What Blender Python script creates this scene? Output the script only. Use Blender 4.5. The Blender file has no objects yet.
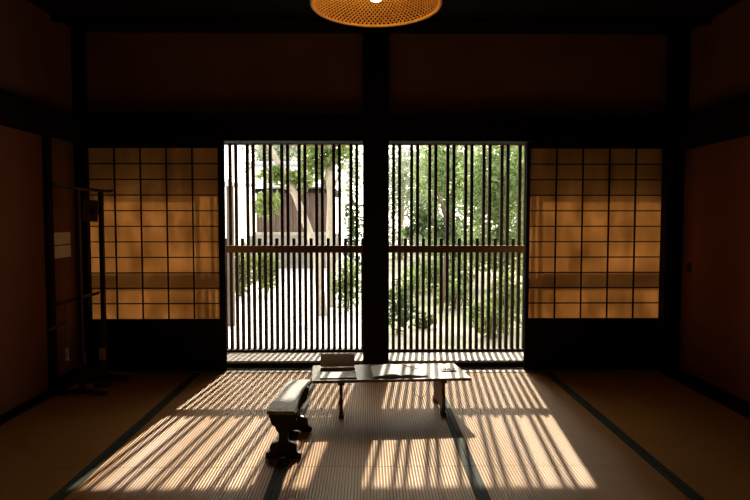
import bpy, bmesh, math, random
from mathutils import Vector, Matrix
import numpy as np

C = bpy.context.scene.collection
R = math.radians
rnd = random.Random(7)

# ------------------------------------------------------------------ materials
def new_mat(name):
    m = bpy.data.materials.new(name); m.use_nodes = True
    nt = m.node_tree
    return m, nt, nt.nodes['Principled BSDF']

def N(nt, t, **kw):
    n = nt.nodes.new(t)
    for k, v in kw.items(): setattr(n, k, v)
    return n

def ramp(nt, fac, stops):
    r = N(nt, 'ShaderNodeValToRGB')
    e = r.color_ramp.elements
    while len(e) < len(stops): e.new(0.5)
    for i, (p, c) in enumerate(stops):
        e[i].position = p; e[i].color = (*c, 1)
    nt.links.new(fac, r.inputs[0])
    return r

def noisy(name, c1, c2, rough=.6, spec=.3, scale=(8, 8, 8), detail=6, bump=.1, bdist=.003, metal=0):
    m, nt, b = new_mat(name)
    tc = N(nt, 'ShaderNodeTexCoord'); mp = N(nt, 'ShaderNodeMapping')
    mp.inputs['Scale'].default_value = scale
    nt.links.new(tc.outputs['Object'], mp.inputs[0])
    nz = N(nt, 'ShaderNodeTexNoise'); nz.inputs['Scale'].default_value = 1; nz.inputs['Detail'].default_value = detail
    nt.links.new(mp.outputs[0], nz.inputs['Vector'])
    r = ramp(nt, nz.outputs['Fac'], [(.3, c1), (.7, c2)])
    nt.links.new(r.outputs[0], b.inputs['Base Color'])
    b.inputs['Roughness'].default_value = rough
    b.inputs['Specular IOR Level'].default_value = spec
    b.inputs['Metallic'].default_value = metal
    if bump:
        bp = N(nt, 'ShaderNodeBump'); bp.inputs['Strength'].default_value = bump; bp.inputs['Distance'].default_value = bdist
        nt.links.new(nz.outputs['Fac'], bp.inputs['Height']); nt.links.new(bp.outputs[0], b.inputs['Normal'])
    return m

M = {}
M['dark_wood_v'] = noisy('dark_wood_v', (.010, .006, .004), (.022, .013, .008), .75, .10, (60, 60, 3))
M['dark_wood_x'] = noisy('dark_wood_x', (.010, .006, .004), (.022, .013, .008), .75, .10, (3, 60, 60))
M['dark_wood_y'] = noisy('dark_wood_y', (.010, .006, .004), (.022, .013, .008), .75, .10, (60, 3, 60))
M['ceiling_wood'] = noisy('ceiling_wood', (.008, .005, .004), (.015, .009, .006), .7, .15, (20, 2, 20))
M['lattice_wood'] = noisy('lattice_wood', (.034, .017, .010), (.065, .033, .019), .65, .2, (80, 80, 4))
M['rail_wood'] = noisy('rail_wood', (.12, .058, .034), (.19, .10, .06), .65, .2, (4, 80, 80))
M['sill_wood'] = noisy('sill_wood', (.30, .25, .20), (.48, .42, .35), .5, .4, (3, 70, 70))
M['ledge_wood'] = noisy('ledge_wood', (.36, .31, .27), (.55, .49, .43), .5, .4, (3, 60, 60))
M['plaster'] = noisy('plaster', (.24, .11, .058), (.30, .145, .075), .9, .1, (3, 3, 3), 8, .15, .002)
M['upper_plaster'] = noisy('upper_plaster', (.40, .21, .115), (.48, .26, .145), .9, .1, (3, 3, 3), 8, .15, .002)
M['fusuma_paper'] = noisy('fusuma_paper', (.25, .095, .047), (.30, .115, .06), .85, .12, (1.5, 1.5, 1.5), 4, .05)
M['lacquer'] = noisy('lacquer', (.012, .009, .007), (.03, .02, .015), .28, .5, (40, 40, 3), 6, .05)
M['table_top'] = noisy('table_top', (.14, .11, .09), (.22, .18, .15), .27, .6, (4, 60, 60), 6, .05)
M['bench_top'] = noisy('bench_top', (.28, .275, .25), (.38, .37, .34), .5, .5, (40, 5, 40), 6, .1)
M['white_paper'] = noisy('white_paper', (.86, .85, .83), (.91, .90, .88), .7, .2, (10, 10, 10), 3, .04)
M['pale_wood'] = noisy('pale_wood', (.50, .36, .24), (.62, .47, .33), .55, .3, (6, 60, 60))
M['panel_wood'] = noisy('panel_wood', (.52, .37, .26), (.62, .46, .33), .5, .3, (5, 60, 60))
M['rack_wood'] = noisy('rack_wood', (.03, .015, .010), (.06, .03, .018), .5, .3, (30, 30, 30))
M['brown_wood'] = noisy('brown_wood', (.12, .055, .03), (.19, .09, .05), .55, .3, (30, 30, 6))
M['ink'] = noisy('ink', (.008, .008, .009), (.015, .015, .016), .5, .3, (10, 10, 10), 2, 0)
M['cord_black'] = noisy('cord_black', (.03, .025, .02), (.05, .04, .03), .7, .2, (50, 50, 50), 2, 0)
M['red_cloth'] = noisy('red_cloth', (.45, .05, .05), (.55, .08, .07), .8, .2, (60, 60, 60), 3, .1)
M['dark_metal'] = noisy('dark_metal', (.02, .018, .015), (.05, .04, .03), .35, .5, (40, 40, 40), 3, .05, metal=.8)
M['green_cloth'] = noisy('green_cloth', (.020, .030, .020), (.035, .048, .032), .75, .25, (300, 300, 300), 3, .2, .001)
M['gravel'] = noisy('gravel', (.68, .66, .63), (.84, .82, .79), .9, .1, (25, 25, 25), 8, .4, .02)
M['soil'] = noisy('soil', (.22, .27, .12), (.52, .45, .37), .9, .1, (1.3, 1.3, 1.3), 8, .4, .02)
M['stone'] = noisy('stone', (.20, .185, .15), (.32, .30, .25), .85, .15, (3, 3, 6), 8, .4, .02)
M['hall_wood'] = noisy('hall_wood', (.10, .068, .052), (.18, .125, .098), .8, .15, (14, 14, 2), 6, .3, .01)
M['roof_tile'] = noisy('roof_tile', (.40, .41, .42), (.55, .56, .57), .6, .3, (5, 5, 5), 5, .2, .01)
M['bark_pale'] = noisy('bark_pale', (.36, .30, .22), (.56, .49, .38), .85, .15, (8, 8, 5), 8, .4, .02)
M['bark_dark'] = noisy('bark_dark', (.10, .07, .05), (.20, .14, .10), .85, .15, (14, 14, 4), 8, .4, .02)
M['shade_cane'] = noisy('shade_cane', (.68, .34, .085), (.78, .42, .12), .5, .35, (60, 60, 60), 3, .05)

def tatami_mat():
    m, nt, b = new_mat('tatami_rush')
    tc = N(nt, 'ShaderNodeTexCoord')
    # colour patches, long faint streaks across the weave
    mp = N(nt, 'ShaderNodeMapping'); mp.inputs['Scale'].default_value = (6, 220, 1)
    nt.links.new(tc.outputs['Object'], mp.inputs[0])
    n1 = N(nt, 'ShaderNodeTexNoise'); n1.inputs['Scale'].default_value = 1; n1.inputs['Detail'].default_value = 4
    nt.links.new(mp.outputs[0], n1.inputs['Vector'])
    n2 = N(nt, 'ShaderNodeTexNoise'); n2.inputs['Scale'].default_value = 2.2; n2.inputs['Detail'].default_value = 5
    nt.links.new(tc.outputs['Object'], n2.inputs['Vector'])
    mx = N(nt, 'ShaderNodeMix'); mx.data_type = 'FLOAT'; mx.inputs[0].default_value = .5
    nt.links.new(n1.outputs['Fac'], mx.inputs[2]); nt.links.new(n2.outputs['Fac'], mx.inputs[3])
    r = ramp(nt, mx.outputs[0], [(.3, (.42, .197, .048)), (.7, (.55, .28, .08))])
    # the warp seams between two ribs are darker rush and thread
    sx = N(nt, 'ShaderNodeSeparateXYZ'); nt.links.new(tc.outputs['Object'], sx.inputs[0])
    a = N(nt, 'ShaderNodeMath', operation='MULTIPLY'); a.inputs[1].default_value = 2 * math.pi / RIB
    nt.links.new(sx.outputs[0], a.inputs[0])
    c = N(nt, 'ShaderNodeMath', operation='COSINE'); nt.links.new(a.outputs[0], c.inputs[0])
    cr = ramp(nt, c.outputs[0], [(.0, (1, 1, 1)), (.35, (1, 1, 1)), (.95, (.30, .22, .17))])
    mm = N(nt, 'ShaderNodeMix'); mm.data_type = 'RGBA'; mm.blend_type = 'MULTIPLY'; mm.inputs[0].default_value = 1
    nt.links.new(r.outputs[0], mm.inputs[6]); nt.links.new(cr.outputs[0], mm.inputs[7])
    nt.links.new(mm.outputs[2], b.inputs['Base Color'])
    b.inputs['Roughness'].default_value = .34
    b.inputs['Specular IOR Level'].default_value = .11
    bp = N(nt, 'ShaderNodeBump'); bp.inputs['Strength'].default_value = .25; bp.inputs['Distance'].default_value = .001
    nt.links.new(n1.outputs['Fac'], bp.inputs['Height']); nt.links.new(bp.outputs[0], b.inputs['Normal'])
    return m
RIB = .0142
M['tatami'] = tatami_mat()

def paper_mat(name, k):
    m, nt, b = new_mat(name)
    tc = N(nt, 'ShaderNodeTexCoord')
    mp = N(nt, 'ShaderNodeMapping'); mp.inputs['Scale'].default_value = (7, 7, 3)
    nt.links.new(tc.outputs['Object'], mp.inputs[0])
    nz = N(nt, 'ShaderNodeTexNoise'); nz.inputs['Scale'].default_value = 1; nz.inputs['Detail'].default_value = 3
    nt.links.new(mp.outputs[0], nz.inputs['Vector'])
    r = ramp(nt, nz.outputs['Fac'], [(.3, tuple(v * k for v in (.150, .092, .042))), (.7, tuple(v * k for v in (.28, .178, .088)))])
    tr = N(nt, 'ShaderNodeBsdfTranslucent'); nt.links.new(r.outputs[0], tr.inputs[0])
    b.inputs['Base Color'].default_value = (.30, .19, .09, 1); b.inputs['Roughness'].default_value = .9
    b.inputs['Specular IOR Level'].default_value = .1
    mx = N(nt, 'ShaderNodeAddShader')
    # reflect part scaled down so that the sheet never gives back more than it gets
    b.inputs['Base Color'].default_value = (.22, .15, .08, 1)
    nt.links.new(b.outputs[0], mx.inputs[0]); nt.links.new(tr.outputs[0], mx.inputs[1])
    nt.links.new(mx.outputs[0], nt.nodes['Material Output'].inputs[0])
    return m
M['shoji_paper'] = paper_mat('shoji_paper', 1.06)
M['shaded_paper'] = paper_mat('shaded_paper', .86)  # same paper with eave and rail shade put into its colour

def leaf_mat(name, c1, c2, t1, t2):
    m, nt, b = new_mat(name)
    at = N(nt, 'ShaderNodeAttribute'); at.attribute_name = 'tint'
    r = ramp(nt, at.outputs['Fac'], [(0, c1), (1, c2)])
    r2 = ramp(nt, at.outputs['Fac'], [(0, t1), (1, t2)])
    nt.links.new(r.outputs[0], b.inputs['Base Color']); b.inputs['Roughness'].default_value = .45
    b.inputs['Specular IOR Level'].default_value = .4
    tr = N(nt, 'ShaderNodeBsdfTranslucent'); nt.links.new(r2.outputs[0], tr.inputs[0])
    mx = N(nt, 'ShaderNodeMixShader'); mx.inputs[0].default_value = .5
    nt.links.new(b.outputs[0], mx.inputs[1]); nt.links.new(tr.outputs[0], mx.inputs[2])
    nt.links.new(mx.outputs[0], nt.nodes['Material Output'].inputs[0])
    return m
M['leaf_bright'] = leaf_mat('leaf_bright', (0.091, 0.140, 0.035), (0.182, 0.238, 0.070), (0.165, 0.248, 0.055), (0.330, 0.408, 0.120))
M['leaf_green'] = leaf_mat('leaf_green', (.085, .14, .05), (.22, .29, .12), (.19, .29, .08), (.40, .50, .20))
M['leaf_dark'] = leaf_mat('leaf_dark', (0.027, 0.054, 0.023), (0.090, 0.135, 0.054), (0.049, 0.091, 0.028), (0.154, 0.224, 0.084))
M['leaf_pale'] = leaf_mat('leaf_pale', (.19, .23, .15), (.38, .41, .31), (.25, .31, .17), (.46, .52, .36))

def bulb_mat():
    m, nt, b = new_mat('warm_bulb')
    b.inputs['Base Color'].default_value = (.9, .85, .7, 1)
    b.inputs['Emission Color'].default_value = (1, .66, .24, 1); b.inputs['Emission Strength'].default_value = 30
    return m
M['bulb'] = bulb_mat()

# ------------------------------------------------------------------ mesh helpers
def box(bm, x0, x1, y0, y1, z0, z1, bev=0):
    r = bmesh.ops.create_cube(bm, size=1)
    vs = r['verts']
    bmesh.ops.scale(bm, vec=(abs(x1 - x0), abs(y1 - y0), abs(z1 - z0)), verts=vs)
    bmesh.ops.translate(bm, vec=((x0 + x1) / 2, (y0 + y1) / 2, (z0 + z1) / 2), verts=vs)
    if bev:
        es = list({e for v in vs for e in v.link_edges})
        bmesh.ops.bevel(bm, geom=es, offset=bev, segments=2, profile=.6, affect='EDGES')

def tube(bm, pts, radii, seg=8, caps=True):
    pts = [Vector(p) for p in pts]
    if not isinstance(radii, (list, tuple)): radii = [radii] * len(pts)
    rings = []
    up = None
    for i, p in enumerate(pts):
        a = pts[max(i - 1, 0)]; b = pts[min(i + 1, len(pts) - 1)]
        t = (b - a).normalized()
        if up is None:
            up = Vector((0, 0, 1)) if abs(t.z) < .9 else Vector((1, 0, 0))
        s = t.cross(up).normalized(); up = s.cross(t).normalized()
        rings.append([bm.verts.new(p + (s * math.cos(2 * math.pi * k / seg) + up * math.sin(2 * math.pi * k / seg)) * radii[i]) for k in range(seg)])
    for i in range(len(rings) - 1):
        for k in range(seg):
            bm.faces.new((rings[i][k], rings[i][(k + 1) % seg], rings[i + 1][(k + 1) % seg], rings[i + 1][k]))
    if caps:
        bm.faces.new(rings[0][::-1]); bm.faces.new(rings[-1])

def lathe(bm, prof, seg=32, c=(0, 0, 0)):
    rings = []
    for r, z in prof:
        rings.append([bm.verts.new((c[0] + r * math.cos(2 * math.pi * k / seg), c[1] + r * math.sin(2 * math.pi * k / seg), c[2] + z)) for k in range(seg)])
    for i in range(len(rings) - 1):
        for k in range(seg):
            bm.faces.new((rings[i][k], rings[i][(k + 1) % seg], rings[i + 1][(k + 1) % seg], rings[i + 1][k]))
    bm.faces.new(rings[0][::-1]); bm.faces.new(rings[-1])

def prism(bm, poly, axis, a, b):
    """extrude the 2-D outline poly from a to b along an axis ('x': poly is y,z; 'y': x,z; 'z': x,y)"""
    def P(u, v, w):
        return {'x': (w, u, v), 'y': (u, w, v), 'z': (u, v, w)}[axis]
    A = [bm.verts.new(P(u, v, a)) for u, v in poly]; B = [bm.verts.new(P(u, v, b)) for u, v in poly]
    n = len(poly)
    bm.faces.new(A); bm.faces.new(B[::-1])
    for i in range(n):
        bm.faces.new((A[i], B[i], B[(i + 1) % n], A[(i + 1) % n]))

def obj(name, bm, mat, parent=None, smooth=False, mtx=None, recalc=True):
    if mtx is not None: bm.transform(mtx)
    if recalc: bmesh.ops.recalc_face_normals(bm, faces=bm.faces)
    me = bpy.data.meshes.new(name); bm.to_mesh(me); bm.free()
    me.materials.append(mat)
    if smooth:
        for p in me.polygons: p.use_smooth = True
    o = bpy.data.objects.new(name, me); C.objects.link(o)
    if parent: o.parent = parent
    return o

def B(): return bmesh.new()

def boxobj(name, b, mat, parent=None, bev=0):
    bm = B(); box(bm, *b, bev); return obj(name, bm, mat, parent)

def thing(name, label, cat, loc=(0, 0, 0), rz=0, group=None):
    o = bpy.data.objects.new(name, None); C.objects.link(o)
    o.empty_display_size = .05
    o.location = loc; o.rotation_euler = (0, 0, rz); o['label'] = label; o['category'] = cat
    if group: o['group'] = group
    return o

def tag(o, label, cat, group=None):
    o['label'] = label; o['category'] = cat
    if group: o['group'] = group
    return o

def struct(name, b, mat, parent=None, bev=0):
    o = boxobj(name, b, mat, parent, bev)
    if not parent: o['kind'] = 'structure'
    return o

# ------------------------------------------------------------------ room shell
XL, XR = -2.235, 2.46          # plaster faces of the side walls
YB = -1.6                     # rear wall behind the viewer
YS = 4.57                     # plane of the paper screens
YL = 5.0                      # plane of the outer lattice
ZC = 2.63

struct('floor', (XL - .1, XR + .1, YB - .1, 4.50, -.12, -.055), M['dark_wood_x'])
struct('ceiling', (XL - .1, XR + .1, YB - .1, 4.66, ZC, ZC + .12), M['ceiling_wood'])
bm = B()
for k in range(7):
    y = -1.3 + k * .92
    box(bm, XL + .001, XR - .001, y, y + .04, ZC - .035, ZC - .0005)
o = obj('trim_1', bm, M['ceiling_wood']); o['kind'] = 'structure'
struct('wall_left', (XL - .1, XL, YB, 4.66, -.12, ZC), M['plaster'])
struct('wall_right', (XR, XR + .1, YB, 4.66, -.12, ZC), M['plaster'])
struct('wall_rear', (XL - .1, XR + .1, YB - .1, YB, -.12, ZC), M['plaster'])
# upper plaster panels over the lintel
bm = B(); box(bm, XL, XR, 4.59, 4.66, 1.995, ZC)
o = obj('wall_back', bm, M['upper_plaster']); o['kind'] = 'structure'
# lintel, beams, posts
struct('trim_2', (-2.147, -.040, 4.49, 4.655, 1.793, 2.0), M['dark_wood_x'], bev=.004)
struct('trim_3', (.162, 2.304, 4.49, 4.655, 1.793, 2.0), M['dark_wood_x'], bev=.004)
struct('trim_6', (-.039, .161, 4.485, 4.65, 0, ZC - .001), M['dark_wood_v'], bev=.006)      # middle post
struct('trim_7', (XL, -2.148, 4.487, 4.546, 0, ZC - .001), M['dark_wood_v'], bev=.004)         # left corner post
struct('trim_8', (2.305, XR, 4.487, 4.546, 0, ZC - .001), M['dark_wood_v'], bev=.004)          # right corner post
# left wall: beam, wall post, sill
struct('trim_9', (XL, -2.165, YB, 4.485, 1.775, 1.965), M['dark_wood_y'], bev=.004)
struct('trim_10', (XL, -2.17, 3.99, 4.06, .0, 1.774), M['dark_wood_v'], bev=.004)
struct('baseboard_left', (XL, -2.165, YB, 3.985, -.055, .012), M['dark_wood_y'])
struct('baseboard_left_rear', (XL, -2.175, 4.063, 4.486, -.055, .06), M['dark_wood_y'])
# right wall
struct('trim_12', (2.385, XR, YB, 4.485, 1.745, 1.985), M['dark_wood_y'], bev=.004)
struct('baseboard_right', (2.387, XR, YB, 4.485, -.055, .012), M['dark_wood_y'])
# sliding paper doors in the side walls
def fusuma(n, x0, x1, y0, y1, z1, face, hy):
    d = struct('door_%d' % n, (x0, x1, y0, y1, .013, z1), M['fusuma_paper'])
    bm = B(); w = .018
    xa, xb = (x1, x1 + .006) if face > 0 else (x0 - .006, x0)
    box(bm, xa, xb, y0, y0 + w, .013, z1); box(bm, xa, xb, y1 - w, y1, .013, z1)
    box(bm, xa, xb, y0 + w, y1 - w, .013, .013 + w); box(bm, xa, xb, y0 + w, y1 - w, z1 - w, z1)
    obj('door_frame', bm, M['dark_wood_y'], d)
    bm = B()
    lathe(bm, [(.034, 0), (.034, .006), (.028, .008), (.024, .003), (.001, .003)], 24)
    mt = Matrix.Translation((x1 if face > 0 else x0, hy, .83)) @ Matrix.Rotation(R(90 * face), 4, 'Y') @ Matrix.Diagonal((1.25, .85, 1, 1))
    obj('door_handle', bm, M['dark_metal'], d, True, mt)
fusuma(1, -2.212, -2.188, 1.93, 3.987, 1.773, 1, 2.08)
fusuma(2, -2.2345, -2.2135, .0, 1.98, 1.773, 1, .15)
fusuma(3, -2.212, -2.188, YB, .05, 1.773, 1, -.1)
fusuma(4, 2.427, 2.444, 2.62, 4.484, 1.743, -1, 4.36)
fusuma(5, 2.4455, 2.4595, .70, 2.66, 1.743, -1, .85)
fusuma(6, 2.427, 2.444, YB, .74, 1.743, -1, .6)

# sill with two sliding grooves; split by the middle post
def sill(n, x0, x1):
    bm = B()
    box(bm, x0, x1, 4.50, 4.535, -.055, .004); box(bm, x0, x1, 4.535, 4.548, -.055, -.004)
    box(bm, x0, x1, 4.548, 4.592, -.055, .0); box(bm, x0, x1, 4.592, 4.605, -.055, -.004)
    box(bm, x0, x1, 4.605, 4.645, -.055, .004)
    o = obj('trim_%d' % n, bm, M['sill_wood']); o['kind'] = 'structure'
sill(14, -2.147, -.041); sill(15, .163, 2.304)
struct('trim_24', (XL, -2.1475, 4.5465, 4.645, -.055, .0005), M['dark_wood_x']); struct('trim_25', (2.3045, XR, 4.5465, 4.645, -.055, .0005), M['dark_wood_x'])
struct('trim_26', (XL, -2.1475, 4.5465, 4.655, 1.793, 2.0), M['dark_wood_x']); struct('trim_27', (2.3045, XR, 4.5465, 4.655, 1.793, 2.0), M['dark_wood_x'])
# riser and ledge behind the screens
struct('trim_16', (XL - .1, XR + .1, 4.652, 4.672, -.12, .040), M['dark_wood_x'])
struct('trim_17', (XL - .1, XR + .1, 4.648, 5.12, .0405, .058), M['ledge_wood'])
# outer wall above the lattice, ends, eave
struct('wall_outer', (XL - .3, XR + .3, 4.96, 5.05, 1.865, 2.9), M['dark_wood_x'])
struct('trim_18', (XL - .1, XR + .1, 4.662, 4.958, 1.865, 1.885), M['dark_wood_x'])
struct('wall_outer_left', (XL - .1, XL + .0, 4.662, 5.05, .059, 1.864), M['dark_wood_v'])
struct('wall_outer_right', (XR, XR + .1, 4.662, 5.05, .059, 1.864), M['dark_wood_v'])
bm = B()
prism(bm, [(5.06, 2.46), (5.72, 2.142), (5.72, 2.21), (5.06, 2.61)], 'x', XL - 1.5, XR + 1.5)
o = obj('trim_19', bm, M['dark_wood_y']); o['kind'] = 'structure'

# ------------------------------------------------------------------ tatami mats
def make_mat(w, l):
    n = int(round((w - .06) / RIB)); 
    bm = B()
    xs, zs = [], []
    per = 6
    x0, x1 = -w / 2 + .030, w / 2 - .030
    for i in range(n * per + 1):
        x = x0 + (x1 - x0) * i / (n * per)
        ph = math.cos(2 * math.pi * x / RIB)
        xs.append(x); zs.append(-.0030 * max(0, ph) ** 2 if ph > 0 else 0)
    A = [bm.verts.new((x, -l / 2, z)) for x, z in zip(xs, zs)]
    D = [bm.verts.new((x, l / 2, z)) for x, z in zip(xs, zs)]
    for i in range(len(xs) - 1): bm.faces.new((A[i], A[i + 1], D[i + 1], D[i]))
    # sides and bottom of the core
    A = [bm.verts.new(v.co) for v in A]; D = [bm.verts.new(v.co) for v in D]      # crisp edge: the core has its own rim
    a0 = bm.verts.new((x0, -l / 2, -.054)); a1 = bm.verts.new((x1, -l / 2, -.054))
    d0 = bm.verts.new((x0, l / 2, -.054)); d1 = bm.verts.new((x1, l / 2, -.054))
    bm.faces.new([a0, a1] + A[::-1]); bm.faces.new([d1, d0] + D)
    bm.faces.new((A[0], D[0], d0, a0)); bm.faces.new((D[-1], A[-1], a1, d1)); bm.faces.new((a0, d0, d1, a1))
    me_o = obj('rush_cover', bm, M['tatami'], recalc=False)
    for p in me_o.data.polygons: p.use_smooth = p.normal.z > .3
    bs = []
    for s in (-1, 1):
        bm = B(); xa, xb = sorted((s * (w / 2 - .030), s * (w / 2 - .0005)))
        box(bm, xa, xb, -l / 2, l / 2, -.054, .0008)
        bs.append(obj('cloth_border', bm, M['green_cloth']))
    return [me_o] + bs
kinds = {}
def place_mat(x, y, w, l, label):
    t = thing('tatami_mat', label, 'mat', (x, y, 0), 0, 'tatami mats covering the floor')
    key = (w, round(l, 3))
    if key not in kinds:
        kinds[key] = make_mat(w, l); parts = kinds[key]
    else:
        parts = [p.copy() for p in kinds[key]]
        for p in parts: C.objects.link(p)
    for p in parts: p.parent = t
cols = [(-1.746, .826), (-.8735, .909), (.0375, .909), (.9485, .909), (1.857, .902)]
yr = [(3.6315, 1.731, 'meeting the lattice sill'), (1.884, 1.757, 'in the row nearest the viewer')]
words = ['tatami mat along the left wall,', 'sunlit tatami mat second from the left wall,', 'tatami mat in the middle of the room,',
         'tatami mat to the right of the low table,', 'dim tatami mat along the right wall,']
words_near = words
for ci, (cx, w) in enumerate(cols):
    if ci < 4:
        for (cy, l, wd) in yr: place_mat(cx, cy, w, l, words[ci] + ' ' + wd)
        place_mat(cx, .121, w, 1.757, words[ci] + ' behind the viewer')
        place_mat(cx, -1.179, w, .837, words[ci] + ' at the rear wall')
    else:
        place_mat(cx, 4.055, w, .884, words[ci] + ' short half mat at the back corner')
        for cy, wd in ((2.730, 'in front of the half mat'), (.969, 'level with the viewer'), (-.788, 'at the rear wall')):
            place_mat(cx, cy, w, 1.757 if cy > -.5 else 1.60, words[ci] + ' ' + wd)
struct('trim_21', (2.3105, 2.3865, YB, 4.484, -.0549, -.001), M['dark_wood_y'])

# ------------------------------------------------------------------ shoji screens
def shoji(x0, x1, px0, px1, label):
    t = thing('shoji_screen', label, 'paper screen', ((x0 + x1) / 2, YS, .005), 0, 'shoji screens beside the lattice')
    cx = (x0 + x1) / 2
    X = lambda v: v - cx
    z0, z1 = .408, 1.742
    H = 1.7925 - .005
    ya, yb = -.016, .016
    boxobj('stile', (X(x0), X(px0), ya, yb, 0, H), M['dark_wood_v'], t, .002)
    boxobj('stile', (X(px1), X(x1), ya, yb, 0, H), M['dark_wood_v'], t, .002)
    boxobj('top_rail', (X(px0), X(px1), ya, yb, z1, H), M['dark_wood_x'], t, .002)
    boxobj('middle_rail', (X(px0), X(px1), ya, yb, z0 - .05, z0), M['dark_wood_x'], t, .002)
    boxobj('bottom_rail', (X(px0), X(px1), ya, yb, 0, .05), M['dark_wood_x'], t, .002)
    bm = B(); box(bm, X(px0), X(px1), -.005, .005, .05, z0 - .05)
    for k in range(1, 4):
        zz = .05 + k * (z0 - .10) / 4
        box(bm, X(px0), X(px1), -.009, -.0051, zz - .004, zz + .004)
    obj('base_panel', bm, M['dark_wood_x'], t)
    rz = lambda k: z0 + (z1 - z0) * k / 11
    for ka, kb, mt_, shaded in ((0, 2, 'shoji_paper', 0), (2, 3, 'shaded_paper', 1), (3, 8, 'shoji_paper', 0), (8, 11, 'shaded_paper', 1)):
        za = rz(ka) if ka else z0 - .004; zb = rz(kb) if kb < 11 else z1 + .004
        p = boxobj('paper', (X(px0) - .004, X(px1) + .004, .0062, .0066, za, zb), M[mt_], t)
        if shaded: p['label'] = 'paper strip tinted darker for eave or rail shade'
    for k in range(1, 5):
        x = X(px0 + (px1 - px0) * k / 5)
        boxobj('vertical_muntin', (x - .0042, x + .0042, -.010, .006, z0, z1), M['dark_wood_v'], t)
    bmz = [z0 + (z1 - z0) * k / 11 for k in range(1, 11)]
    for z in bmz:
        boxobj('horizontal_muntin', (X(px0), X(px1), -.008, .0059, z - .0042, z + .0042), M['dark_wood_x'], t)
shoji(-2.20, -1.115, -2.165, -1.163, 'amber backlit shoji paper screen left of the lattice, behind the rack')
shoji(1.238, 2.35, 1.266, 2.306, 'amber backlit shoji paper screen right of the lattice, in the right corner')

# ------------------------------------------------------------------ lattice panels
def lattice(x0, x1, first, pitch, phase, label):
    cx = (x0 + x1) / 2
    t = thing('wooden_lattice', label, 'lattice', (cx, YL, .058), 0, 'wooden lattice panels facing the garden')
    X = lambda v: v - cx
    Z = lambda v: v - .058
    zt = 1.862
    boxobj('bottom_rail', (X(x0), X(x1), -.045, .018, 0, Z(.080)), M['lattice_wood'], t, .002)
    boxobj('top_rail', (X(x0), X(x1), -.03, .03, Z(1.826), Z(zt)), M['rail_wood'], t, .002)
    boxobj('middle_rail', (X(x0), X(x1), -.062, -.0142, Z(.913), Z(.973)), M['rail_wood'], t, .003)
    boxobj('stile', (X(x0), X(x0) + .03, -.014, .03, Z(.080), Z(1.826)), M['lattice_wood'], t)
    boxobj('stile', (X(x1) - .03, X(x1), -.014, .03, Z(.080), Z(1.826)), M['lattice_wood'], t)
    k0 = math.ceil((x0 + .05 - first) / pitch)
    k = k0
    while first + k * pitch < x1 - .05:
        x = X(first + k * pitch)
        top = 1.034 if (k - phase) % 3 == 0 else 1.826
        nm = 'short_bar' if top < 1.5 else 'lattice_bar'
        boxobj(nm, (x - .0133, x + .0133, -.014, .016, Z(.080), Z(top)), M['lattice_wood'], t)
        k += 1
    return t
lattice(-1.300, .060, -1.171, .0489, 2, 'dark vertical-bar wooden lattice left of the middle post, dense below its rail')
lattice(.062, 1.420, .218, .0514, 2, 'dark vertical-bar wooden lattice right of the middle post, green shrubs behind')
# unseen outer-wall bays behind the paper screens; header added to block skylight
def bay(n, x0, x1):
    bm = B()
    box(bm, x0, x1, 4.97, 5.03, .059, .12); box(bm, x0, x1, 4.97, 5.03, 1.635, 1.864)
    box(bm, x0, x1, 4.938, 4.99, .912, 1.005)
    o = obj('trim_%d' % n, bm, M['lattice_wood']); o['kind'] = 'structure'
bay(22, XL, -1.301); bay(23, 1.421, XR)

# ------------------------------------------------------------------ pendant lamp
def lamp():
    t = thing('pendant_lamp', 'orange woven cane pendant lamp glowing under the dark ceiling', 'lamp', (.031, 2.25, 1.993))
    bm = B()
    prof = [(0.243, 0.010), (.2445, .018), (.243, .028), (.228, .048), (.200, .073), (.163, .098), (.12, .120), (.08, .136), (.045, .146)]
    # shallow dome of crossing cane strands
    n = 84; tw = R(62)
    S = [0]
    for i in range(1, len(prof)): S.append(S[-1] + math.dist(prof[i], prof[i - 1]))
    def at(u):
        s = u * S[-1]
        for i in range(1, len(S)):
            if s <= S[i] + 1e-9:
                f = (s - S[i - 1]) / (S[i] - S[i - 1])
                return [prof[i - 1][j] + f * (prof[i][j] - prof[i - 1][j]) for j in (0, 1)]
        return prof[-1]
    for d in (1, -1):
        for k in range(n):
            pts, rad = [], []
            for j in range(15):
                u = j / 14; r, z = at(u)
                a = 2 * math.pi * k / n + d * tw * (u ** 1.0) * .9
                rr = r + d * .0012
                pts.append((rr * math.cos(a), rr * math.sin(a), z + d * .0008))
                rad.append(.0031 * (0.45 + .55 * r / .26))
            tube(bm, pts, rad, 4, False)
    obj('woven_shade', bm, M['shade_cane'], t, True)
    bm = B()
    tube(bm, [(.244 * math.cos(2 * math.pi * k / 64), .244 * math.sin(2 * math.pi * k / 64), .010) for k in range(65)], .0055, 8, False)
    obj('rim', bm, M['shade_cane'], t, True)
    bm = B(); lathe(bm, [(.046, .135), (.05, .15), (.03, .17), (.012, .18), (.0035, .19)], 24)
    obj('cap', bm, M['dark_metal'], t, True)
    bm = B(); lathe(bm, [(.02, .134), (.021, .10), (.018, .095)], 20)
    obj('socket', bm, M['dark_metal'], t, True)
    bm = B(); lathe(bm, [(.014, .094), (.02, .086), (.031, .066), (.034, .053), (.030, .037), (.018, .026), (.001, .022)], 24)
    obj('bulb', bm, M['bulb'], t, True)
    bm = B(); tube(bm, [(0, 0, .19), (0, 0, ZC - 1.993 - .02)], .0035, 8)
    obj('cord', bm, M['cord_black'], t, True)
    bm = B(); lathe(bm, [(.05, ZC - 1.993 - .001), (.05, ZC - 1.993 - .015), (.03, ZC - 1.993 - .03)], 24)
    obj('ceiling_cap', bm, M['dark_metal'], t, True)
lamp()

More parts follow.
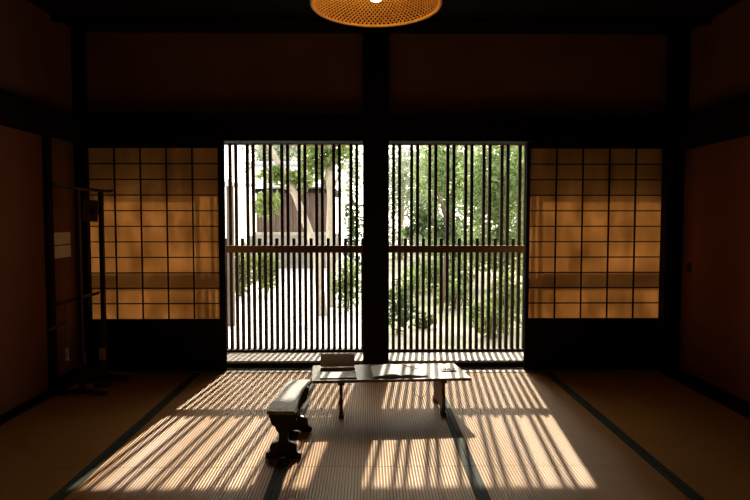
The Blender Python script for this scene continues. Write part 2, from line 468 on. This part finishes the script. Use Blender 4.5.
# ------------------------------------------------------------------ low table
TZ = .235
TR = R(3.2)
tb = thing('low_table', 'long low writing table with shaped board legs, papers on its top', 'table', (.134, 3.635, .001), TR)
bm = B()
w2, d2 = .482, .187
prism(bm, [(-w2, -d2), (w2 + .002, -d2), (w2 - .030, d2), (-w2 - .006, d2)], 'z', TZ - .017, TZ)
bmesh.ops.bevel(bm, geom=list(bm.edges), offset=.003, segments=2, profile=.5, affect='EDGES')
obj('tabletop', bm, M['table_top'], tb)
def trestle(x, th):
    prof = [(-.155, .218), (-.158, .19), (-.150, .172), (-.157, .14), (-.166, .115), (-.158, .085), (-.150, .06), (-.158, .035), (-.172, .018), (-.172, 0),
            (-.10, 0), (-.085, .02), (-.04, .03), (0, .018), (.04, .03), (.085, .02), (.10, 0), (.172, 0), (.172, .02), (.155, .035), (.140, .06),
            (.150, .085), (.168, .115), (.158, .14), (.140, .165), (.135, .19), (.155, .218)]
    bm = B(); prism(bm, prof, 'x', x - th / 2, x + th / 2)
    l = obj('leg', bm, M['brown_wood'], tb)
    for z0, z1, ww in ((.192, .2175, .042), (.0, .022, .032)):
        pass
    bm = B()
    box(bm, x - th / 2 - .012, x - th / 2 - .0002, -.16, .16, .196, .2175, .002); box(bm, x + th / 2 + .0002, x + th / 2 + .012, -.16, .16, .196, .2175, .002)
    obj('cleat', bm, M['brown_wood'], l)
    bm = B()
    box(bm, x - th / 2 - .006, x - th / 2 - .0002, -.174, -.115, .0, .024, .002); box(bm, x + th / 2 + .0002, x + th / 2 + .006, -.174, -.115, .0, .024, .002)
    box(bm, x - th / 2 - .006, x - th / 2 - .0002, .115, .174, .0, .024, .002); box(bm, x + th / 2 + .0002, x + th / 2 + .006, .115, .174, .0, .024, .002)
    obj('foot', bm, M['brown_wood'], l)
trestle(-.305, .018); trestle(.318, .018)

def on_table(name, label, cat, x, y, rz=0):
    p = Matrix.Rotation(TR, 3, 'Z') @ Vector((x, y, 0))
    return thing(name, label, cat, (.134 + p.x, 3.635 + p.y, TZ + .001), TR + rz)

# wooden panel with a ledge, standing at the table's back left
t = on_table('wooden_bookrest', 'blank brown wooden stand with pale edges at the left end of the low table', 'bookrest', -.325, .095)
lean = Matrix.Translation((0, 0, .012)) @ Matrix.Rotation(R(-14), 4, 'X')
bm = B(); box(bm, -.104, .104, -.004, .004, 0, .078, .001); obj('panel', bm, M['panel_wood'], t, False, lean)
bm = B()
box(bm, -.109, -.1042, -.006, .006, 0, .082); box(bm, .1042, .109, -.006, .006, 0, .082); box(bm, -.109, .109, -.006, .006, .0785, .083)
obj('frame', bm, M['pale_wood'], t, False, lean)
bm = B(); box(bm, -.109, .109, -.034, -.0065, 0.002, .010, .001); obj('ledge', bm, M['pale_wood'], t)
bm = B(); box(bm, -.109, -.09, -.030, .062, 0, .002); box(bm, .09, .109, -.030, .062, 0, .002); box(bm, -.004, .004, .048, .056, .002, .06)
box(bm, -.09, .09, .045, .062, 0, .002)
obj('back_support', bm, M['panel_wood'], t)

# dark tray with a white sheet in front of the stand
t = on_table('paper_tray', 'white sheet on a thin dark board in front of the wooden stand', 'tray', -.322, -.072)
bm = B(); box(bm, -.112, .112, -.085, .070, 0, .006, .001); obj('board', bm, M['lacquer'], t)
bm = B(); box(bm, -.108, .108, -.080, .066, .0062, .0075); obj('sheet', bm, M['white_paper'], t)

# open guest book
t = on_table('open_book', 'open white guest book with curled pages in the middle of the table', 'book', .005, -.025)
def page(x0, x1, flip):
    prof = []
    n = 14
    for i in range(n + 1):
        u = i / n
        h = .006 + .013 * math.sin(math.pi * min(1, (u * .8 + .2))) ** .8 if flip else .006 + .008 * math.sin(math.pi * (1 - u) * .95 + .1) ** .8
        prof.append((x0 + (x1 - x0) * u, h))
    prof = [(x0, .0032)] + prof + [(x1, .0032)]
    return prof
def page_block(x0, x1, hs):
    n = len(hs) - 1
    prof = [(x0, .0032)] + [(x0 + (x1 - x0) * i / n, h) for i, h in enumerate(hs)] + [(x1, .0032)]
    bm = B(); prism(bm, prof, 'y', -.125, .125)
    return bm
bm = B(); box(bm, -.118, .222, -.13, .13, 0, .003, .001); obj('cover', bm, M['panel_wood'], t)
obj('left_pages', page_block(-.112, .052, [.010, .0125, .015, .018, .021, .023, .023, .020, .012]), M['white_paper'], t)
obj('right_pages', page_block(.0525, .216, [.012, .017, .018, .0165, .014, .012, .0105, .0095, .009]), M['white_paper'], t)
bm = B()
for (x, y, l) in ((.045, -.05, .010), (.047, -.03, .006)):
    box(bm, x, x + .004, y, y + l, .0236, .0238)

# pen lying on the right page, its cord hanging over the table's front edge
pn = on_table('pen', 'slim pen on a string lying across the right page of the book', 'pen', .135, .02, R(-52))
bm = B(); tube(bm, [(-.078, 0, .0185), (-.07, 0, .0182), (.06, 0, .0155), (.075, 0, .0145)], [.002, .0034, .0034, .001], 8)
obj('barrel', bm, M['pale_wood'], pn, True, Matrix.Translation((0, 0, .0045)))
cm = Matrix.Rotation(R(52), 4, 'Z') @ Matrix.Translation((.19 - .135, -d2 - .003 - .02, 0))
bm = B()
pts = [(-.072, .03, .0), (-.074, .004, .0015), (-.075, -.0035, -.012), (-.070, -.005, -.055), (-.052, -.007, -.088), (-.030, -.008, -.108), (-.012, -.008, -.112), (.006, -.007, -.100), (.022, -.005, -.07), (.034, -.004, -.03), (.040, -.0035, -.008), (.041, .003, .0015), (.041, .03, .0)]
pts = [(x, y, z + .0016) for x, y, z in pts]
tube(bm, pts, .0013, 6)
st = obj('string_loop', bm, M['cord_black'], pn, True, cm)
bm = B(); tube(bm, [(-.012, -.008, -.1105), (-.004, -.009, -.125), (-.006, -.009, -.14), (.002, -.009, -.15)], .0012, 6)
obj('loose_end', bm, M['cord_black'], st, True, cm)

# small card with black brush marks
t = on_table('small_card', 'small white card with black brush marks at the right end of the table', 'card', .375, .01)
bm = B(); box(bm, -.045, .050, -.042, .045, 0, .006, .001); obj('backing', bm, M['lacquer'], t)
bm = B(); box(bm, -.036, .047, -.036, .040, .0062, .0074); obj('card_face', bm, M['white_paper'], t)
bm = B()
def stroke(p):
    q = [(x, y, .0082) for x, y in p]
    tube(bm, q, .0030, 6)
stroke([(-.030, .012), (-.022, .026), (-.012, .022), (-.012, .006), (-.024, -.012), (-.033, -.022), (-.012, -.020)])
stroke([(.006, .032), (.004, .012), (.0, -.004), (.014, -.002)])
stroke([(-.01, -.021), (.016, -.024)])
obj('brush_marks', bm, M['ink'], t, True)

# ------------------------------------------------------------------ bench
bn = thing('low_bench', 'small dark bench with arched seat and cloud-shaped board legs', 'bench', (-.412, 3.09, .001), R(-2.6))
BL = .285
bm = B()
n = 16; th = .017; rows = []
for i in range(n + 1):
    u = i / n; y = -BL + 2 * BL * u
    z = .240 + .019 * math.sin(math.pi * u) ** 1.0
    w = .076 - .016 * math.sin(math.pi * u) - .006 * u
    if i in (0, n): w -= .006
    r = []
    for j, (fx, fz) in enumerate([(-1, 0), (-1, th * .7), (-.93, th), (.93, th), (1, th * .7), (1, 0)]):
        r.append(bm.verts.new((w * fx, y, z + fz)))
    rows.append(r)
for i in range(n):
    for j in range(6):
        bm.faces.new((rows[i][j], rows[i][(j + 1) % 6], rows[i + 1][(j + 1) % 6], rows[i + 1][j]))
bm.faces.new(rows[0][::-1]); bm.faces.new(rows[-1])
obj('seat', bm, M['bench_top'], bn)
def bench_leg(y, top):
    half = [(.086, 0), (.090, .012), (.088, .028), (.072, .034), (.066, .040), (.067, .060), (.060, .076), (.044, .083), (.026, .088), (.021, .105), (.023, .128),
            (.034, .145), (.040, .160), (.056, .172), (.064, .190), (.066, .205), (.073, .212), (.073, top)]
    prof = [(-.03, 0), (-.015, .010), (.015, .010), (.03, 0)] + half + [(-x, z) for x, z in half[::-1]]
    bm = B(); prism(bm, prof, 'y', y - .013, y + .013)
    obj('leg', bm, M['lacquer'], bn)
bench_leg(-.222, .2475); bench_leg(.150, .2545)
bm = B()
pr = [(-.208, .2475), (-.208, .19), (-.195, .175), (-.18, .20), (-.15, .212), (-.12, .225), (.05, .226), (.09, .215), (.115, .20), (.13, .175), (.136, .19), (.136, .2535), (.08, .2565), (0, .2585), (-.08, .2565), (-.15, .2530)]
prism(bm, pr, 'x', -.010, .010)
obj('brace', bm, M['lacquer'], bn)

# ------------------------------------------------------------------ clothes rack and hanging things by the left wall
RX = -1.95
rk = thing('hanging_rack', 'dark wooden hanging rack with two posts standing before the left shoji', 'rack', (RX, 4.08, .001))
bm = B(); box(bm, -.015, .015, -.015 - .13, .015 - .13, .04, 1.392, .002); obj('post', bm, M['rack_wood'], rk)
bm = B(); box(bm, -.015, .015, -.015 + .215, .015 + .215, .04, 1.392, .002); obj('post', bm, M['rack_wood'], rk)
for nm, z, y0, y1 in (('top_bar', 1.402, -.44, .41), ('middle_bar', .655, -.42, .20)):
    bm = B()
    q = [(0, y0, z + .012), (0, y0 + .05, z + .002), (0, y0 + .12, z), (0, y1 - .12, z), (0, y1 - .05, z + .002), (0, y1, z + .012)]
    if nm == 'middle_bar': q = [(-.0275, y0, z), (-.0275, y1, z)]
    tube(bm, q, .0115, 8); obj(nm, bm, M['rack_wood'], rk, True)
for y in (-.13, .215):
    bm = B()
    prism(bm, [(-.17, 0), (-.17, .018), (-.12, .026), (-.03, .045), (.03, .045), (.12, .026), (.17, .018), (.17, 0), (.11, 0), (.09, .012), (-.09, .012), (-.11, 0)], 'y', y - .02, y + .02)
    obj('foot', bm, M['rack_wood'], rk)
bm = B(); box(bm, -.008, .008, -.117, .202, .10, .13); obj('stretcher', bm, M['rack_wood'], rk)

t = thing('hanging_plaque', 'small reddish brown plaque with a dark blot hanging from the rack', 'plaque', (-1.938, 4.09, 1.18), R(8))
bm = B(); box(bm, -.052, .052, -.004, .004, 0, .150, .002); obj('board', bm, M['brown_wood'], t, False, Matrix.Rotation(R(5), 4, 'Y'))
bm = B(); lathe(bm, [(.024, 0), (.022, .0008), (.001, .001)], 20)
obj('dark_blot', bm, M['ink'], t, False, Matrix.Rotation(R(5), 4, 'Y') @ Matrix.Translation((.012, -.0042, .075)) @ Matrix.Rotation(R(90), 4, 'X') @ Matrix.Diagonal((.8, 1.2, 1, 1)))
bm = B(); tube(bm, [(-.03 + .012, 0, .148), (-.02, 0, .21), (0.0, 0, .212), (.035, 0, .148)], .0015, 6); obj('cord', bm, M['cord_black'], t)

def note(z, label, rx):
    t = thing('paper_note', label, 'note', (XL - .0005, 4.262, z), 0, 'paper notes on the left wall')
    bm = B(); box(bm, 0, .004, -.14, .14, 0, .088, .001)
    obj('sheet', bm, M['white_paper'], t, False, Matrix.Rotation(R(rx), 4, 'X'))
note(1.012, 'dim white paper note on the left wall, upper of the two', 0)
note(.915, 'dim white paper note on the left wall, lower of the two', 0)

t = thing('paper_tassel', 'white folded paper tassel hanging low by the left wall', 'tassel', (RX - .0275, 3.81, .265))
bm = B(); prism(bm, [(-.014, 0), (.016, .006), (.010, .035), (.012, .06), (.006, .09), (-.006, .088), (-.010, .06), (-.004, .035)], 'y', -.003, .003)
obj('folded_paper', bm, M['white_paper'], t)
bm = B(); tube(bm, [(0, 0, .088), (0, 0, .655 - .265 - .0125)], .0012, 6); obj('thread', bm, M['cord_black'], t)
t = thing('wooden_stick', 'short dark rod hanging below the middle bar of the rack', 'rod', (-2.0, 3.74, .50))
bm = B(); tube(bm, [(0, -.12, -.005), (0, -.10, 0), (0, .10, .012), (0, .12, .02)], [.008, .011, .011, .008], 8); obj('rod', bm, M['rack_wood'], t, True)
for q in ([(0, -.07, .012), (.025, -.06, .143)], [(0, .07, .02), (.025, .06, .143)]):
    bm = B(); tube(bm, q, .0012, 6); obj('cord', bm, M['cord_black'], t)
t = thing('red_tassel', 'small red tag hanging on a long cord from the rack', 'tag', (RX - .0275, 4.04, .195))
bm = B(); prism(bm, [(-.014, 0), (.014, 0), (.012, .05), (.006, .085), (-.006, .085), (-.012, .05)], 'y', -.004, .004); obj('red_cloth', bm, M['red_cloth'], t)
bm = B(); tube(bm, [(0, 0, .085), (0, 0, .655 - .195 - .0125)], .0012, 6); obj('cord', bm, M['cord_black'], t)
t = thing('wooden_tag', 'small brown wooden tag leaning at the foot of the rack', 'tag', (-1.90, 4.15, .0))
bm = B(); box(bm, -.022, .022, -.005, .005, .192, .275, .001); obj('tag_board', bm, M['pale_wood'], t)
bm = B(); box(bm, -.05, .05, -.03, .03, 0, .02, .002); box(bm, -.008, .008, -.006, .006, .02, .1915); obj('stand', bm, M['rack_wood'], t)

# ------------------------------------------------------------------ garden
GZ = -.45
struct('ground', (-30, 30, 5.3, 60, GZ - .2, GZ), M['gravel'])
struct('ground_bed', (.15, 12, 6.2, 30, GZ, GZ + .03), M['soil'])

def leaves(name, blobs, mat, parent, seed, size):
    """a mass of small pointed leaves: blobs are (x, y, z, rx, ry, rz, count)"""
    g = np.random.default_rng(seed)
    V, T = [], []
    for (x, y, z, rx, ry, rz, cnt) in blobs:
        d = g.normal(size=(cnt, 3)); d /= np.linalg.norm(d, axis=1)[:, None]
        rr = g.random(cnt) ** .45
        lump = 1 + .22 * np.sin(d[:, 0] * 5 + seed) * np.cos(d[:, 2] * 6 + d[:, 1] * 4)
        c = np.array([x, y, z]) + d * (rr * lump)[:, None] * np.array([rx, ry, rz])
        a = g.normal(size=(cnt, 3)); a /= np.linalg.norm(a, axis=1)[:, None]
        b = np.cross(a, g.normal(size=(cnt, 3))); b /= np.linalg.norm(b, axis=1)[:, None]
        s = size * (.6 + .8 * g.random(cnt))[:, None]
        V.append(np.stack([c - a * s, c - b * s * .42, c + a * s, c + b * s * .42], 1).reshape(-1, 3))
        T.append(np.repeat(g.random(cnt), 4))
    V = np.concatenate(V); T = np.concatenate(T); n = len(V) // 4
    V[:, 2] = np.maximum(V[:, 2], GZ + .035)
    me = bpy.data.meshes.new(name)
    me.vertices.add(len(V)); me.vertices.foreach_set('co', V.astype(np.float32).ravel())
    me.loops.add(n * 4); me.loops.foreach_set('vertex_index', np.arange(n * 4, dtype=np.int32))
    me.polygons.add(n); me.polygons.foreach_set('loop_start', np.arange(0, n * 4, 4, dtype=np.int32))
    me.update(calc_edges=True)
    at = me.attributes.new('tint', 'FLOAT', 'POINT'); at.data.foreach_set('value', T.astype(np.float32))
    me.materials.append(mat)
    o = bpy.data.objects.new(name, me); C.objects.link(o); o.parent = parent
    return o

def plant(name, label, cat, base, stems, blobs, lmat, bmat, seed, size, group=None):
    """stems: lists of (x, y, z, radius); all coordinates in the world"""
    t = thing(name, label, cat, base, 0, group)
    off = Matrix.Translation(-Vector(base))
    for i, s in enumerate(stems):
        bm = B(); tube(bm, [p[:3] for p in s], [p[3] for p in s], 10)
        obj('trunk' if i == 0 else 'branch', bm, bmat, t, True, off)
    bb = [(x - base[0], y - base[1], z - base[2], rx, ry, rz, n) for x, y, z, rx, ry, rz, n in blobs]
    o = leaves('foliage', [(x + base[0], y + base[1], z + base[2], rx, ry, rz, n) for x, y, z, rx, ry, rz, n in bb], lmat, t, seed, size)
    o.data.transform(off)
    return t

def P(px, py, Y):     # world point seen at a photo position, at distance Y
    return ((px - 368) * Y / 583, Y, 1.19 + (220 - py) * Y / 583)
def stem(pts, Y, r0, r1, ground=True):
    n = len(pts)
    out = []
    for i, p in enumerate(pts):
        x, y, z = P(p[0], p[1], Y)
        if i == 0 and ground: z = GZ
        out.append((x, y, z, r0 + (r1 - r0) * i / (n - 1)))
    return out
def blob(px, py, rx, ry, Y, n, depth=None):
    x, y, z = P(px, py, Y); k = Y / 583
    return (x, y, z, rx * k, depth or max(rx, ry) * k * .8, ry * k, n)

TG, SG = 'garden trees beyond the lattice', 'garden shrubs beyond the lattice'
b0 = (P(322, 0, 10)[0], 10, GZ)
plant('maple_tree', 'leaning pale-trunked tree with bright leaves beside the wooden hall', 'tree', b0,
      [stem([(322, 316), (317, 255), (304, 217), (293, 188), (279, 164), (266, 138), (255, 108)], 10, .085, .03),
       stem([(303, 215), (296, 196), (283, 186), (270, 182)], 9.95, .03, .012, False)],
      [blob(268, 204, 14, 13, 9.9, 200), blob(280, 176, 20, 9, 10, 260), blob(300, 181, 14, 10, 10, 140)],
      M['leaf_bright'], M['bark_pale'], 1, .075, TG)
b0 = (P(330, 0, 11)[0], 11, GZ)
plant('broadleaf_tree', 'straight pale-trunked tree with light green crown left of the middle post', 'tree', b0,
      [stem([(331, 306), (330, 262), (330, 232), (331, 200), (329, 168), (331, 130), (333, 90)], 11, .085, .05),
       stem([(331, 196), (338, 178), (346, 160)], 11, .03, .012, False)],
      [blob(318, 160, 18, 22, 11, 500), blob(340, 152, 14, 18, 11, 260)],
      M['leaf_bright'], M['bark_pale'], 2, .075, TG)
b0 = (P(354, 0, 26)[0], 26, GZ)
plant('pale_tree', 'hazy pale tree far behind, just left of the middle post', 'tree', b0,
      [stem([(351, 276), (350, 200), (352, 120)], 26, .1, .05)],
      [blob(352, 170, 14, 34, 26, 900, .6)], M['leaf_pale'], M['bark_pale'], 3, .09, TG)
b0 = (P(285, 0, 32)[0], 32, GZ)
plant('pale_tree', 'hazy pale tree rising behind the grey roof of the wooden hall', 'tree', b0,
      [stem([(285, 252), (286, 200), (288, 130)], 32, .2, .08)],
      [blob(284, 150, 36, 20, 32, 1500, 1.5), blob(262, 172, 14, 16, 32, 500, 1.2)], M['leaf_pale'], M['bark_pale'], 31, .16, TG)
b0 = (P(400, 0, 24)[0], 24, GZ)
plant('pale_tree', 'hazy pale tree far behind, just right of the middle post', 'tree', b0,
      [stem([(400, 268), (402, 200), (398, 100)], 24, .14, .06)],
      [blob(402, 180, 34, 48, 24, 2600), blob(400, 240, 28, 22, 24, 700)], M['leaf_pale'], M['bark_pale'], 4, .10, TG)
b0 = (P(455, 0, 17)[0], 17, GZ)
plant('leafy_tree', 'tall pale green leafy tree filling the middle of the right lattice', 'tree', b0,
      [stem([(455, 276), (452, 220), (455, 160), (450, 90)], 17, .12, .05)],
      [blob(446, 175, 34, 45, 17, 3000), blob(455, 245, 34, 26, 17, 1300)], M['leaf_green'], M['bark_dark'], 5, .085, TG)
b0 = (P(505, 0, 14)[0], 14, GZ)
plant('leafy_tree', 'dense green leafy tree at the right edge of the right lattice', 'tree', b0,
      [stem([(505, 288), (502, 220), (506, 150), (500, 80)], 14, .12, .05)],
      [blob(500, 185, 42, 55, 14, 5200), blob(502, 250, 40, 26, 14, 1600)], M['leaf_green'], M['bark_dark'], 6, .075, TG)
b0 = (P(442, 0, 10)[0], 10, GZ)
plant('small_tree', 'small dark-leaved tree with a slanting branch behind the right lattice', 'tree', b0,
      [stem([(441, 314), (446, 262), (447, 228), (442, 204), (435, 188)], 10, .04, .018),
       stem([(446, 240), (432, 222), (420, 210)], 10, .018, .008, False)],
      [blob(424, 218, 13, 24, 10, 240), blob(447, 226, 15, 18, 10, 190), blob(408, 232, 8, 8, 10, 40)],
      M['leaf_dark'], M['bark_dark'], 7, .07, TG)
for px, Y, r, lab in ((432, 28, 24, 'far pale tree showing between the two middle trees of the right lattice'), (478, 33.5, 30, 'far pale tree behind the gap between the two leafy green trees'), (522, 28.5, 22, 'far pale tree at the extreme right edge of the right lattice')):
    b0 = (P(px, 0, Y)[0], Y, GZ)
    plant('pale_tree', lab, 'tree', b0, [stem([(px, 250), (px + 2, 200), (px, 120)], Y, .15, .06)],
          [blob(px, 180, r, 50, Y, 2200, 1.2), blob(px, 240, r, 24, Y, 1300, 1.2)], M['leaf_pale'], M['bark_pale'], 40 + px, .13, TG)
def shrub(label, px, Y, pytop, rx, n, mat, seed, size=.06, pybot=None, name='shrub'):
    k = Y / 583
    x = P(px, 0, Y)[0]; zt = P(px, pytop, Y)[2]
    h = zt - GZ
    plant(name, label, 'shrub', (x, Y, GZ),
          [[(x, Y, GZ, .02), (x + .02, Y, GZ + h * .5, .015), (x, Y, GZ + h * .8, .006)]],
          [(x, Y, GZ + h * .52, rx * k, rx * k * .7, h * .50, n)], mat, M['bark_dark'], seed, size, SG)
shrub('glossy dark green shrub between the pale tree and the middle post', 353, 13, 190, 11, 420, M['leaf_dark'], 11, .07)
shrub('yellow-green low shrub at the left edge of the left lattice', 240, 12.5, 248, 14, 800, M['leaf_bright'], 12)
shrub('yellow-green low shrub standing before the wooden hall', 266, 12.8, 250, 13, 700, M['leaf_bright'], 13)
shrub('green shrub seen low beside the middle post in the left lattice', 348, 10.5, 262, 18, 520, M['leaf_green'], 14)
shrub('dark green bush seen low beside the middle post in the right lattice', 398, 8.2, 284, 17, 420, M['leaf_dark'], 15, .05)
shrub('little sparse bush behind the right end of the open book', 424, 8.6, 312, 12, 130, M['leaf_dark'], 16, .05)
shrub('broad light green bush across the middle of the right lattice', 440, 13, 258, 38, 1500, M['leaf_green'], 17)
shrub('vivid green bush low at the right edge of the right lattice', 508, 8.4, 268, 22, 700, M['leaf_green'], 18, .05)
shrub('small green bush left of the vivid green bush', 482, 9, 302, 14, 260, M['leaf_green'], 19, .05)

shrub('low leafy plant in front of the vivid green bush, close to the lattice', 494, 7.9, 306, 20, 420, M['leaf_bright'], 20, .045)
shrub('loose green bush behind the right half of the table', 455, 10.5, 280, 22, 520, M['leaf_green'], 21, .055)
shrub('low green clump behind the card on the table', 412, 11.5, 268, 14, 320, M['leaf_green'], 22, .055)

# wooden hall with stone base and pale roof, at the back of the garden
HY = 20.0
hb = (P(290, 0, HY)[0], HY, GZ)
h = thing('wooden_hall', 'brown wooden hall with grey roof seen far behind the left lattice', 'building', hb)
hm = Matrix.Translation(-Vector(hb))
def hbox(name, b, mat):
    bm = B(); box(bm, *b); return obj(name, bm, mat, h, False, hm)
xa, xb = P(258, 0, HY)[0], P(326, 0, HY)[0]
hz = lambda py: P(0, py, HY)[2]
hbox('stone_base', (xa - .25, xb + .2, HY - .2, HY + 4.2, GZ, hz(246) - .0005), M['stone'])
hbox('stone_coping', (xa - .3, xb + .25, HY - .28, HY + 4.28, hz(246), hz(236) - .0005), M['stone'])
bm = B(); box(bm, xa, xb, HY, HY + 4, hz(236), hz(193))
nb = 12
for k in range(nb + 1):
    x = xa + (xb - xa) * k / nb
    box(bm, x - .025, x + .025, HY - .05, HY - .001, hz(236), hz(193))
obj('board_wall', bm, M['hall_wood'], h, False, hm)
hbox('floor_beam', (xa - .06, xb + .06, HY - .12, HY - .052, hz(235.8), hz(232)), M['bark_pale'])
hbox('eave_beam', (xa - .15, xb + .35, HY - .2, HY + 4.2, hz(193) + .0005, hz(189)), M['dark_wood_x'])
bm = B()
e0, e1 = hz(188.6), hz(165)
prism(bm, [(HY - .7, e0), (HY + 2, e1), (HY + 4.7, e0), (HY + 4.7, e0 + .12), (HY + 2, e1 + .14), (HY - .7, e0 + .12)], 'x', xa - .5, xb - .1)
obj('roof', bm, M['roof_tile'], h, False, hm)
bm = B(); tube(bm, [(xa - .6, HY + 2, e1 + .20), (xb - .05, HY + 2, e1 + .20)], .11, 10); obj('roof_ridge', bm, M['roof_tile'], h, False, hm)

gp = thing('gate_post', 'weathered brown gate post at the far left of the left lattice', 'post', (P(231, 0, 9)[0], 9, GZ))
bm = B(); box(bm, -.05, .05, -.05, .05, 0, 2.15, .01); obj('shaft', bm, M['hall_wood'], gp)
bm = B(); prism(bm, [(-.10, 2.1505), (.10, 2.1505), (.10, 2.18), (0, 2.26), (-.10, 2.18)], 'y', -.1, .1); obj('cap', bm, M['roof_tile'], gp)

# ------------------------------------------------------------------ sun and sky
sd = bpy.data.lights.new('sun', 'SUN'); sd.energy = 6.6; sd.angle = R(.65); sd.color = (1, .89, .70)
so = bpy.data.objects.new('sun', sd); C.objects.link(so)
so.rotation_euler = Vector((-.107, -1, -.675)).to_track_quat('-Z', 'Y').to_euler()
w = bpy.data.worlds.new('World'); bpy.context.scene.world = w; w.use_nodes = True
nt = w.node_tree
# bright hazy sky, a little warmer and stronger towards the sun's height
tc = nt.nodes.new('ShaderNodeTexCoord'); sx = nt.nodes.new('ShaderNodeSeparateXYZ')
nt.links.new(tc.outputs['Generated'], sx.inputs[0])
rp = ramp(nt, sx.outputs[2], [(0, (1, .95, .86)), (.45, (1, .965, .90)), (1, (.72, .82, .95))])
bg = nt.nodes['Background']; bg.inputs[1].default_value = 2.5
vm = nt.nodes.new('ShaderNodeVectorMath'); vm.operation = 'DOT_PRODUCT'
nt.links.new(tc.outputs['Generated'], vm.inputs[0]); vm.inputs[1].default_value = Vector((.107, 1, .675)).normalized()
mx = nt.nodes.new('ShaderNodeMath'); mx.operation = 'MAXIMUM'; mx.inputs[1].default_value = 0
nt.links.new(vm.outputs['Value'], mx.inputs[0])
pw = nt.nodes.new('ShaderNodeMath'); pw.operation = 'POWER'; pw.inputs[1].default_value = 6
nt.links.new(mx.outputs[0], pw.inputs[0])
gl = nt.nodes.new('ShaderNodeVectorMath'); gl.operation = 'SCALE'; gl.inputs[0].default_value = (2.9, 2.5, 1.9)
nt.links.new(pw.outputs[0], gl.inputs['Scale'])
ad = nt.nodes.new('ShaderNodeVectorMath'); ad.operation = 'ADD'
nt.links.new(rp.outputs[0], ad.inputs[0]); nt.links.new(gl.outputs[0], ad.inputs[1])
nt.links.new(ad.outputs[0], bg.inputs[0])

# ------------------------------------------------------------------ camera and view
cd = bpy.data.cameras.new('camera'); co = bpy.data.objects.new('camera', cd); C.objects.link(co)
cd.sensor_width = 36; cd.lens = 28; cd.clip_start = .05; cd.clip_end = 200
co.location = (0, 0, 1.19); co.rotation_euler = (R(90 - 2.946), 0, R(-.688))
sc = bpy.context.scene; sc.camera = co
sc.view_settings.view_transform = 'Standard'; sc.view_settings.look = 'None'
sc.view_settings.exposure = 0; sc.view_settings.gamma = 1; sc.view_settings.use_curve_mapping = False
sc.cycles.max_bounces = 10; sc.cycles.diffuse_bounces = 5; sc.cycles.glossy_bounces = 4; sc.cycles.transmission_bounces = 6
sc.cycles.sample_clamp_indirect = 6
